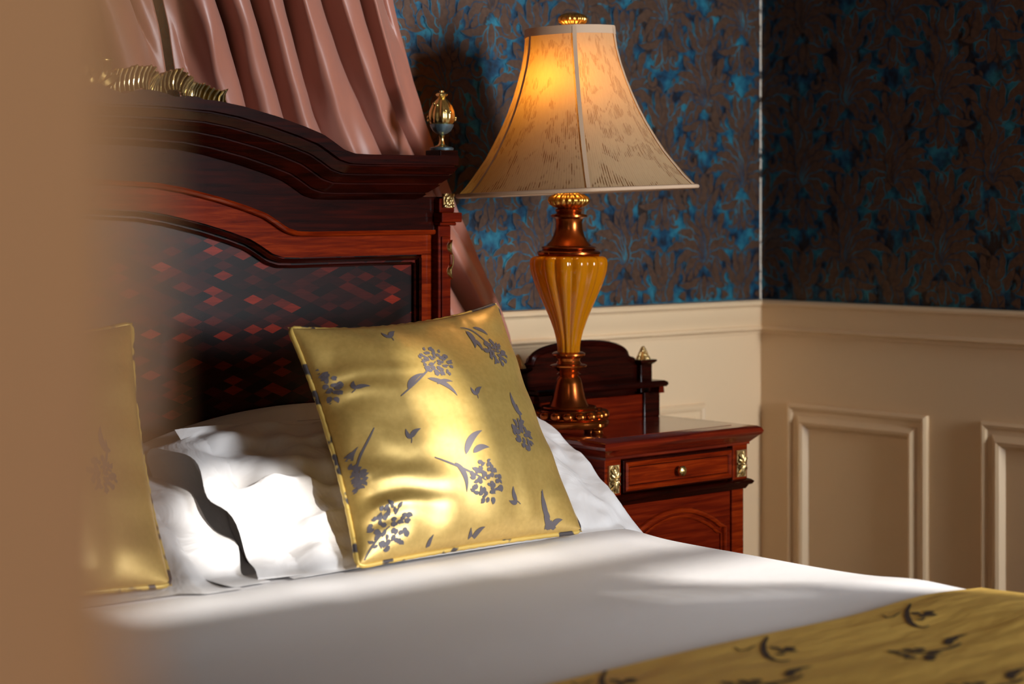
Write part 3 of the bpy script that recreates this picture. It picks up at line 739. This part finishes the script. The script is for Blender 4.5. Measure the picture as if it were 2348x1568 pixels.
# ------------------------------------------------------------------ pillows
CUSH = [(C1, .064), (C2, .055)]
def pillow(label, ctr, W, H, T, tilt, yaw=0, roll=0, wr=1., seed=0, hem=None, group=None, sag=0, matl=None, clampf=True, wrz=None, behind=None, drop=0):
    """pillow with the long axis along x; tilt raises the back edge"""
    root = thing('pillow', (ctr[0], ctr[1], .583), label, 'pillow', group)
    R = Matrix.Rotation(yaw, 3, 'Z') @ Matrix.Rotation(roll, 3, 'Y') @ Matrix.Rotation(tilt, 3, 'X')
    C = Vector(ctr)
    def P(s, t, side, push=0):
        x = s*W/2*(1-.035*(1-t*t)); y = t*H/2*(1-.06*(1-s*s))
        g = max(0, (1-s**4)*(1-t*t)); h = T/2*g**.55
        q = Vector((s*W*3.2+seed*7, t*H*3.2, seed))
        w_ = wr*(.012*mn.noise(q)+.006*mn.noise(q*2.4)+.004*(1-abs(mn.noise(q*4.1))))
        e = exp(-(1-abs(s))*5)
        w_ += wr*.010*e*sin(t*14+seed+2*mn.noise(q))*(1 if s < 0 else .25)
        if wrz: w_ += wrz(s, t)
        h += w_*min(1, g*4)
        z = side*h-sag*s*s
        p = C+R @ Vector((x, y, z+push)); p.z -= drop*abs(s)**2.2*(.5+.5*t)
        if clampf:
            for (c_, tb) in CUSH:
                n_, p0_ = c_[2], c_[3]; cx = c_[0].location.x; ins = max(0, 1-(abs(p.x-cx)/.27)**6)
                d = (p-p0_).dot(n_)
                hh = (p.z-.62)/.38; lim = -tb*max(.15, sin(pi*max(0.05, min(.95, hh))))**.5 if hh < 1 else -.01
                if ins > 0 and d > lim: p = p-n_*(d-lim)*min(1, ins*2)
        if p.y > 2.865: p.y = 2.865-.1*(1-exp(-(p.y-2.865)/.1))*.0
        if behind:
            c_, n_, hw, hh, tb = behind; d = p-c_; e = d.dot(n_); l = abs((d-n_*e).dot(Vector((0, n_.z, -n_.y)))); k_ = max(0, 1-(abs(d.x)/hw)**6)*max(0, 1-(l/hh)**4)
            if k_ > 0 and e < tb*k_: p = p+n_*(tb*k_-e)
        if p.y > 2.565: p.x = min(p.x, 2.527)
        zm = .594+.027*sstep((2.565-p.y)/.03)*sstep((2.50-p.x)/.03)
        if p.z < zm+.008: p.z = zm+.008*exp((p.z-zm-.008)/.02)
        return p
    m = MB(); m.grid(lambda a, b: P(2*a-1, 2*b-1, 1), 120, 80); m.grid(lambda a, b: P(2*a-1, 2*b-1, -1), 80, 50, flip=True)
    m.build('pillowcase', matl or M_pcase, root, angle=180)
    # open hem : a loose sleeve at one end (hem=+1 right end, -1 left end)
    if hem:
        sg, Lh, gap = hem
        def Hm(a, b):
            th = 2*pi*a; t = cos(th)*.97; up = sin(th); s = sg*lerp(.93, .985, b)
            base = P(s, t, 1 if up > 0 else -1)
            x = sg*(W/2*.94+Lh*b*(1+.10*sin(t*7+seed))) ; y = t*H/2*.95*(1-.05*b)
            q = Vector((x*9, y*9, up*2+seed)); zz = up*(gap*(.35+.65*b)+T*.22*(1-b))+.012*b*mn.noise(q)+.010*b*sin(t*9+up*2+seed)
            p = C+R @ Vector((x, y, zz-sag))
            p = base.lerp(p, sstep(b*1.6)) if b < .62 else p
            zm = .596+.026*sstep((2.565-p.y)/.03)
            if p.z < zm+.008: p.z = zm+.008*exp((p.z-zm-.008)/.02)
            if p.y > 2.865: p.y = 2.865
            return p
        m = MB(); m.grid(Hm, 90, 16, cu=True); o = m.build('hem_flap', matl or M_pcase, root, angle=180, fixn=False)
    return root
def wrB(s, t):   # deep creases on the left end of the sunlit pillow
    e = exp(-(1+s)*2.2)
    return e*(.017*sin(t*8-s*9)+.013*sin(t*17+s*13+2*mn.noise(Vector((s*3, t*3, 1)))))+.006*sin(s*30+6*mn.noise(Vector((s*2, t*3, 8))))*(1-abs(t))
pillow('smooth white pillow resting against the headboard, behind the crumpled sunlit one', (2.07, 2.775, .700), .84, .36, .13, radians(52), 0, 0, .45, 1, drop=.085, group='white pillows on the bed')
pillow('crumpled white pillow catching sunlight between the two gold cushions, its tip reaching the nightstand', (2.155, 2.640, .690), .79, .42, .16, radians(33), 0, 0, 1.1, 2, hem=(-1, .07, .055), wrz=wrB, group='white pillows on the bed', behind=(Vector((2.07, 2.775, .725)), Vector((0, -sin(radians(52)), cos(radians(52)))), .40, .19, .055))
pillow('low white pillow behind the gold cushion at the door jamb, creased open end showing', (1.30, 2.635, .680), .74, .42, .15, radians(28), 0, radians(3), 1.0, 3, hem=(1, .07, .04), group='white pillows on the bed', behind=(Vector((1.16, 2.775, .72)), Vector((0, -sin(radians(52)), cos(radians(52)))), .37, .19, .055))
pillow('white pillow against the headboard at far left, mostly behind the door jamb', (1.16, 2.775, .70), .76, .36, .13, radians(52), 0, 0, .6, 4, drop=.085, group='white pillows on the bed')
# ------------------------------------------------------------------ nightstand
ZT = .757; NX0, NX1, NY0, NY1 = 2.532, 2.967, 2.578, 2.945
ns = thing('nightstand', ((NX0+NX1)/2, (NY0+NY1)/2, 0), 'mahogany nightstand with a raised gallery and gilt mounts beside the bed', 'nightstand')
def slab(m, x0, x1, y0, y1, prof):
    rings = [[(x0+d, y0+d, z), (x1-d, y0+d, z), (x1-d, y1, z), (x0+d, y1, z)] for d, z in prof]
    m.add([p for r in rings for p in r], [(4*i+k, 4*i+(k+1) % 4, 4*i+4+(k+1) % 4, 4*i+4+k) for i in range(len(prof)-1) for k in range(4)]+[(0, 1, 2, 3), tuple(4*(len(prof)-1)+k for k in range(4))])
m = MB(); slab(m, NX0, NX1, NY0, NY1, [(.010, ZT), (.003, ZT-.004), (0, ZT-.010), (.003, ZT-.016), (.006, ZT-.018), (.012, ZT-.024), (.020, ZT-.032), (.020, ZT-.036)])
top = m.build('top', M_woodt, ns, angle=30)
m = MB(); m.box(NX0+.045, NX1-.045, NY0+.045, NY1-.09, ZT, ZT+.0006); m.build('inlaid_field', M_woodt, top, smooth=False)
BX0, BX1, BY = NX0+.022, NX1-.022, NY0+.024
m = MB(); m.box(BX0+.004, BX1-.004, BY+.014, NY1-.01, .09, ZT-.034); m.build('body', M_wood, ns, smooth=False)
ZD = .652
for x0 in (BX0, BX1-.042):
    m = MB(); m.box(x0, x0+.042, BY, BY+.05, ZD, ZT-.034); m.box(x0+.004, x0+.038, BY+.006, BY+.05, .07, ZD-.012)
    m.lathe([(0, 0), (.012, 0), (.016, .03), (.02, .07), (0, .07)], (x0+.021, BY+.026, 0), 16)
    p = m.build('corner_post', M_woodl, ns, smooth=False, bevel=.0015)
    g = MB(); cx, cz, yy = x0+.021, (ZD+ZT-.034)/2-.003, BY-.001
    g.box(cx-.0135, cx+.0135, yy-.003, yy+.001, cz-.026, cz+.026)
    for q in range(14):
        an = q*2*pi/14; l = .0125 if q % 2 else .0095
        ex = 1; ez = 1.9
        g.tube([(cx+cos(an)*l*ex*k/5, yy-.004-.004*sin(pi*(k+.5)/6), cz+sin(an)*l*ez*k/5) for k in range(6)], .0022, 6, rf=lambda t: .6+.9*t)
    g.ball((cx, yy-.009, cz), .0038, (1, .7, 1), 10)
    g.build('gilt_rosette', M_giltd, p)
g = MB()   # gilt drop on the side of the right lower post
for k in range(3): g.ball((BX1-.004, BY+.012, .595-.016*k), .006, (.6, .6, 1.5), 8)
g.build('gilt_drop', M_giltd, ns)
m = MB(); slab(m, BX0-.010, BX1+.010, BY-.010, NY1-.01, [(.010, ZD+.002), (.004, ZD), (0, ZD-.004), (.003, ZD-.009), (.008, ZD-.011), (.012, ZD-.018)]); m.build('waist_moulding', M_woodd, ns, angle=30)
m = MB(); m.box(BX0+.046, BX1-.046, BY-.002, BY+.02, ZD+.004, ZT-.040)
m.v = m.v
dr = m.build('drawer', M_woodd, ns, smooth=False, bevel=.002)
def frame2(mb, x0, x1, z0, z1, y, prof):
    rings = [[(x0+d, y-h, z0+d), (x1-d, y-h, z0+d), (x1-d, y-h, z1-d), (x0+d, y-h, z1-d)] for d, h in prof]
    mb.add([p for r in rings for p in r], [(4*i+k, 4*i+(k+1) % 4, 4*i+4+(k+1) % 4, 4*i+4+k) for i in range(len(prof)-1) for k in range(4)])
    q = rings[-1]; mb.add(q, [(0, 1, 2, 3)])
m = MB(); frame2(m, BX0+.050, BX1-.050, ZD+.008, ZT-.044, BY-.002, [(0, 0), (0, .003), (.004, .005), (.008, .003), (.010, -.001), (.011, .001)]); m.build('drawer_front', M_woodl, dr, angle=25)
kx = (BX0+BX1)/2-.004; kz = (ZD+ZT-.036)/2
m = MB(); m.grid(lambda a, b: (kx+interp(b, [(0, .004), (.3, .004), (.5, .0095), (.8, .0095), (.9, .007), (1, 0)])*cos(2*pi*a), BY-.002-.018*b, kz+interp(b, [(0, .004), (.3, .004), (.5, .0095), (.8, .0095), (.9, .007), (1, 0)])*sin(2*pi*a)), 24, 20, cu=True)
m.build('knob', M_gilt, dr)
m = MB(); m.box(BX0+.044, BX1-.044, BY+.006, BY+.02, .10, ZD-.020)
door = m.build('door', M_wood, ns, smooth=False)
m = MB(); dx0, dx1 = BX0+.062, BX1-.062; zt = .565; cxx = (dx0+dx1)/2
arc = [(dx0, .16), (dx0, zt)]+[(dx0+.012, zt+.004)]+[(lerp(dx0+.016, dx1-.016, k/24), zt+.006+.038*sin(pi*k/24)**.8) for k in range(25)]+[(dx1-.012, zt+.004), (dx1, zt), (dx1, .16)]
m.tube([(x, BY+.005, z) for x, z in arc], .0055, 8, closed=True); m.tube([(cxx+(x-cxx)*.93, BY+.005, z-.012 if z > .3 else z+.012) for x, z in arc], .003, 6, closed=True)
m.build('door_moulding', M_woodl, door)
# gallery, its dark wood colour standing in for the lamp's shadow
GX0, GX1, GY = 2.568, 2.941, 2.872; gc = (GX0+GX1)/2
zE = .868; zP = .908
def arch(x):
    a = abs(x-gc)/((GX1-GX0)/2)
    if a > .80: return zE
    if a > .70: return zE+.006*sstep((.80-a)/.10)
    return zE+.006+(zP-zE-.006)*sqrt(max(0, 1-(a/.70)**2))**.75
m = MB()
xs = [lerp(GX0, GX1, k/80) for k in range(81)]
poly = [(GX0, ZT)]+[(x, arch(x)) for x in xs]+[(GX1, ZT)]
m.prism(poly, GY, GY+.025)
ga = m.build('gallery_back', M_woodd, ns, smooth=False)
m = MB()
m.tube([(x, GY+.008, arch(x)+.001) for x in [lerp(GX0+.035, GX1-.035, k/60) for k in range(61)]], .0095, 8)
m.build('gallery_moulding', M_woodd, ga)
for x0, x1 in ((GX0-.003, GX0+.030), (GX1-.030, GX1+.003)):
    m = MB(); m.box(x0, x1, GY-.012, GY+.028, ZT, zE-.006); slab(m, x0-.007, x1+.007, GY-.020, GY+.030, [(.0, zE+.004), (0, zE), (.005, zE-.004), (.009, zE-.008), (.012, zE-.013)])
    m.box(x0-.006, x1+.006, GY-.028, GY+.028, ZT, ZT+.050)
    p = m.build('gallery_post', M_woodd, ns, smooth=False, bevel=.0015)
    g = MB(); cx = (x0+x1)/2; cy = GY-.002
    for q in range(10):
        an = q*2*pi/10; g.tube([(cx+cos(an)*.013*(1-k/6)**.8, cy+sin(an)*.012*(1-k/6)**.8, zE+.003+.026*k/6) for k in range(7)], .0032, 6, rf=lambda t: 1.2-.7*t)
    for q in range(15): g.ball((cx+cos(q*2.4)*.012*(1-q/17)**.8, cy+sin(q*2.4)*.011*(1-q/17)**.8, zE+.004+.022*q/15), .0036, n=8)
    g.ball((cx, cy, zE+.027), .0045, n=10); g.build('gilt_pinecone_finial', M_giltd, p)
zs = .822
m = MB(); slab(m, GX0-.002, GX1-.014, GY-.075, GY, [(.006, zs+.012), (.001, zs+.009), (0, zs+.004), (.003, zs)]); m.build('gallery_shelf', M_woodd, ns, angle=30)
for x in (GX0+.014, GX1-.014):
    m = MB(); m.prism([(x-.008, ZT+.05), (x+.008, ZT+.05), (x+.006, zs), (x-.006, zs)], GY-.055, GY-.03); m.build('shelf_bracket', M_wood, ns, smooth=False)
m = MB(); m.box(GX0+.03, GX1-.03, GY-.022, GY, ZT, ZT+.046); m.build('gallery_plinth', M_wood, ns, smooth=False, bevel=.002)
# ------------------------------------------------------------------ table lamp
LY = 2.750; lb = atY(1304, 990, LY); LX = lb.x; dpt = (Vector((LX, LY, 0))).dot(FWD); K = dpt/F
ZL = ZT+.0016
lamp = thing('table_lamp', (LX, LY, ZL), 'lit table lamp with an amber fluted glass body and cream bell shade', 'lamp')
def zv(v): return CAM.z+(HV-v)*K
def px(prof): return [(r*K, zv(v)) for r, v in prof]
c = (LX, LY, 0)
zb = zv(990)
off = ZL-zb
def lth(prof, name, matl, parent=lamp, **kw):
    m = MB(); m.lathe([(r*K, max(ZL, zv(v)+off*max(0, min(1, (v-600)/390)))) for r, v in prof], c, 64, **kw); return m.build(name, matl, parent, angle=35)
base = lth([(0, 978), (88, 978), (92, 972), (93, 966), (90, 962), (86, 961), (90, 958), (88, 956), (74, 955), (68, 945), (66, 940), (60, 938), (64, 935), (62, 932), (46, 931), (43, 926), (38, 912), (34, 895), (31, 880), (27, 868), (22, 862), (24, 860), (28, 858), (24, 855), (22, 853), (27, 850), (30, 846), (34, 843), (42, 841), (43, 838), (38, 836), (29, 834), (26, 828), (27, 822), (34, 819), (38, 815), (38, 811), (33, 808), (20, 807)], 'base', M_bronze)
for q in range(18):
    an = q*2*pi/18+.1
    m = MB(); m.ball((LX+81*K*cos(an), LY+81*K*sin(an), zv(950)+off*.9), 13.5*K, (1, 1, .82), 16); 
    o = m.build('bead', M_bronze, base)
for q in range(4):
    an = pi/4+q*pi/2-.6; fx, fy = LX+80*K*cos(an), LY+80*K*sin(an)
    m = MB(); m.grid(lambda a, b: (fx+(interp(b, [(0, .013), (.3, .014), (.7, .009), (1, .012)]))*cos(2*pi*a), fy+(interp(b, [(0, .013), (.3, .014), (.7, .009), (1, .012)]))*sin(2*pi*a), lerp(zv(968)+off*.9, ZL, b)), 12, 8, cu=True)
    m.add([(fx+.012*cos(2*pi*k/12), fy+.012*sin(2*pi*k/12), ZL) for k in range(12)], [tuple(range(12))])
    m.build('foot', M_bronze, base)
m = MB(); gp = [(26, 808), (26, 798), (27, 788), (30, 773), (34, 758), (41, 738), (49, 718), (58, 698), (67, 678), (76, 657), (83, 638), (88, 620), (90, 605), (89, 596), (85, 590), (76, 587), (60, 586)]
m.lathe([(r*K, zv(v)+off*max(0, min(1, (v-600)/390))) for r, v in gp], c, 128, 14, .10)
body = m.build('glass_body', M_amber, lamp, angle=180)
m = MB(); m.lathe([(r*K*.12+.003, zv(v)) for r, v in ((40, 812), (40, 590))], c, 12); m.build('inner_rod', M_bronzed, body)
col = lth([(60, 587), (70, 586), (73, 582), (73, 578), (69, 575), (60, 573), (62, 571), (63, 567), (60, 565), (52, 563), (50, 560), (42, 552), (36, 540), (32, 525), (31, 510), (33, 502), (37, 499), (42, 497), (42, 493), (37, 491), (28, 489), (30, 485), (32, 481), (28, 478), (20, 477)], 'neck', M_bronze)
m = MB(); m.lathe(px([(22, 478), (36, 474), (45, 468), (49, 460), (46, 452), (36, 446), (24, 443), (27, 440), (22, 438), (8, 436), (8, 420)]), c, 96, 20, .14); m.build('gilt_fluted_ball', M_bronzeg, lamp, angle=180)
m = MB(); m.lathe(px([(5, 440), (5, 60), (3, 50)]), c, 10); m.lathe(px([(14, 300), (14, 340), (10, 345)]), c, 12); m.build('stem', M_bronzed, lamp)
# shade (tilted slightly)
tilt = Matrix.Rotation(radians(-2.4), 4, FWD)
pc = Vector((LX+.000, LY, zv(250)))+RGT*(8*K)
def tl(p):
    p = Vector(p); p = p+RGT*(10*K)-Vector((0, 0, 6*K)); q = p-pc; q.rotate(Matrix.Rotation(radians(-2.4), 3, FWD)); return pc+q
SP = [(108, 62), (110, 85), (113, 110), (121, 145), (132, 180), (145, 215), (160, 250), (176, 282), (195, 315), (217, 350), (242, 382), (267, 412), (289, 433)]
SPs = [(interp(v, [(b, a) for a, b in SP]), v) for v in [62+ (433-62)*k/40 for k in range(41)]]
ph0 = math.atan2(-FWD.y, -FWD.x)+.06     # one seam faces the camera
def rmod(th):
    q = ((th-ph0) % (pi/3))/(pi/3); return 1-.055*sin(pi*q)**1.0
m = MB(); 
def shf(a, b):
    k = b*40; i = min(int(k), 39); r = lerp(SPs[i][0], SPs[i+1][0], k-i)*K; z = zv(lerp(SPs[i][1], SPs[i+1][1], k-i)); th = 2*pi*a
    return tl((LX+r*rmod(th)*cos(th), LY+r*rmod(th)*sin(th), z))
m.grid(shf, 144, 40, cu=True); shade = m.build('lamp_shade', M_shade, lamp, angle=180, fixn=False)
def ring(name, v0, v1, ex, ey):
    m = MB()
    def rf(a, b):
        vv = [v0, v0, v1, v1][int(b*3+.01)] ; rr = interp(vv, [(y, x) for x, y in SP])+[ -ey, ex, ex, -ey][int(b*3+.01)]
        th = 2*pi*a; return tl((LX+rr*K*rmod(th)*cos(th), LY+rr*K*rmod(th)*sin(th), zv(vv)))
    m.grid(rf, 144, 3, cu=True); return m.build(name, M_trim, shade, angle=50)
ring('top_trim', 60, 79, 1.6, 1.5)
m = MB(); m.tube([tl((LX+289*K*rmod(t)*cos(t), LY+289*K*rmod(t)*sin(t), zv(433))) for t in [2*pi*k/144 for k in range(144)]], 4.8*K, 8, closed=True); m.build('bottom_trim', M_trim, shade, angle=180)
for q in range(6):
    th = ph0+q*pi/3
    m = MB(); m.grid(lambda a, b: tl((LX+(interp(lerp(64, 430, b), [(y, x) for x, y in SP])*K*rmod(th)+.0014)*cos(th+(a-.5)*9*K/(.001+interp(lerp(64, 430, b), [(y, x) for x, y in SP])*K)), LY+(interp(lerp(64, 430, b), [(y, x) for x, y in SP])*K*rmod(th)+.0014)*sin(th+(a-.5)*9*K/(.001+interp(lerp(64, 430, b), [(y, x) for x, y in SP])*K)), zv(lerp(64, 430, b)))), 3, 40)
    m.build('seam_tape', M_trim, shade, angle=180, fixn=False)
m = MB(); m.lathe(px([(4, 64), (10, 62), (14, 59), (24, 57), (32, 52), (35, 45), (33, 39), (26, 34), (14, 30), (0, 29)]), (LX+RGT.x*9*K, LY+RGT.y*9*K, 0), 96, 18, .13); 
o = m.build('lamp_finial', M_bronzeg, lamp, angle=180); 
bz = zv(215)
m = MB(); m.ball((LX, LY, bz), .028, (1, 1, 1.25), 16); bo = m.build('bulb', M_bulb, lamp); bo.visible_shadow = True
ld = bpy.data.lights.new('lamp_light', 'POINT'); ld.energy = .88; ld.color = (1, .58, .24); ld.shadow_soft_size = .034; lo = bpy.data.objects.new('lamp_light', ld); COL.objects.link(lo); lo.location = (LX-.02, LY-.02, bz+.015)
lo.location = (LX-FWD.x*.045-RGT.x*.02, LY-FWD.y*.045-RGT.y*.02, bz+.01)
# ------------------------------------------------------------------ drapes
def drape(name, label, Lf, Rf, nf, seed, ztop_=2.7, zbot=.12):
    m = MB()
    def fn(a, b):
        z = lerp(ztop_, zbot, b); x0, x1 = interp(-z, Lf), interp(-z, Rf)
        w_ = x1-x0; q = nf*(a-.40*(1.9-z))*.5+.55*mn.noise(Vector((a*3+seed, z*.9, 0)))
        amp = (.028+.030*sstep((z-1.3)/.3))*(.55+.6*mn.noise(Vector((a*2.2+seed, z*.8, 5)))+.3)
        f = 1-2*abs(sin(pi*q))**.6+.35*mn.noise(Vector((q*2.3, z*.7, seed+3)))
        tp = sstep(min(a, 1-a)*w_/.07); amp *= tp
        y = 2.99-.012*tp*sstep((z-1.3)/.3)+amp*f+.006*mn.noise(Vector((a*16, z*7, seed)))
        x = x0+a*w_+.35*amp*cos(2*pi*q)*min(1, min(a, 1-a)*12)
        y0 = 2.945-.10*sstep((z-1.40)/.15)
        y = max(y0, min(3.045, y))
        return (x, y, z)
    m.grid(fn, 300, 220); o = m.build(name, M_curt, angle=180, fixn=False); tag(o, label, 'curtain', 'pink bed drapes')
    sd = o.modifiers.new('s', 'SOLIDIFY'); sd.thickness = .002
def XatY(u, v, Y=2.99): p = atY(u, v, Y); return (-p.z, p.x)
Rr = [(-2.7, 2.02), XatY(893, -60), XatY(899, 0), XatY(912, 60), XatY(928, 120), XatY(947, 190), XatY(962, 235), XatY(972, 275), XatY(1052, 490), XatY(1078, 545), XatY(1103, 605), XatY(1130, 665), XatY(1150, 715), XatY(1168, 770), XatY(1178, 830), (-.5, 2.74), (-.1, 2.76)]
Lr = [(-2.7, 1.64), XatY(372, 0), XatY(386, 60), XatY(400, 165), (-1.2, 1.93), (-.1, 1.95)]
drape('curtain', 'dusty pink bed drape falling behind the headboard toward the nightstand', Lr, Rr, 12.0, 1)
Rl = [(-2.7, 1.58), XatY(348, 0), XatY(362, 60), XatY(380, 165), (-1.2, 1.88), (-.1, 1.90)]
Ll = [(-2.7, 1.20), (-1.6, .90), (-1.3, .78), (-.9, .58), (-.1, .50)]
drape('curtain', 'dusty pink bed drape left of the dark gap above the gilt crest', Ll, Rl, 12.0, 5)
# ------------------------------------------------------------------ light
wd = bpy.data.worlds.new('world'); SC.world = wd; wd.use_nodes = True
wd.node_tree.nodes['Background'].inputs[0].default_value = (.9, .95, 1, 1); wd.node_tree.nodes['Background'].inputs[1].default_value = .3
def area(name, loc, rot, sx, sy, e, colr):
    d = bpy.data.lights.new(name, 'AREA'); d.shape = 'RECTANGLE'; d.size = sx; d.size_y = sy; d.energy = e; d.color = colr
    o = bpy.data.objects.new(name, d); COL.objects.link(o); o.location = loc; o.rotation_euler = rot; return o
area('window_daylight', (3.12, Y0R+.02, 1.50), (radians(90), 0, radians(8)), .5, 1.35, 27, (.91, .95, 1)).data.spread = radians(70)
sd_ = bpy.data.lights.new('sun', 'SUN'); sd_.energy = 7; sd_.angle = radians(.9); sd_.color = (1, .96, .90)
so = bpy.data.objects.new('sun', sd_); COL.objects.link(so); so.rotation_euler = SUN.to_track_quat('-Z', 'Y').to_euler()
pd = bpy.data.lights.new('hall_fill_light', 'POINT'); pd.energy = 40; pd.color = (1, .78, .55); pd.shadow_soft_size = .15  # unseen warm fill light, added to brighten the door jamb
po = bpy.data.objects.new('hall_fill_light', pd); COL.objects.link(po); po.location = (-.5, -.5, 2.3)
SC.view_settings.view_transform = 'Standard'; SC.view_settings.look = 'None'; SC.view_settings.gamma = 1; SC.view_settings.use_curve_mapping = False
SC.view_settings.exposure = 0
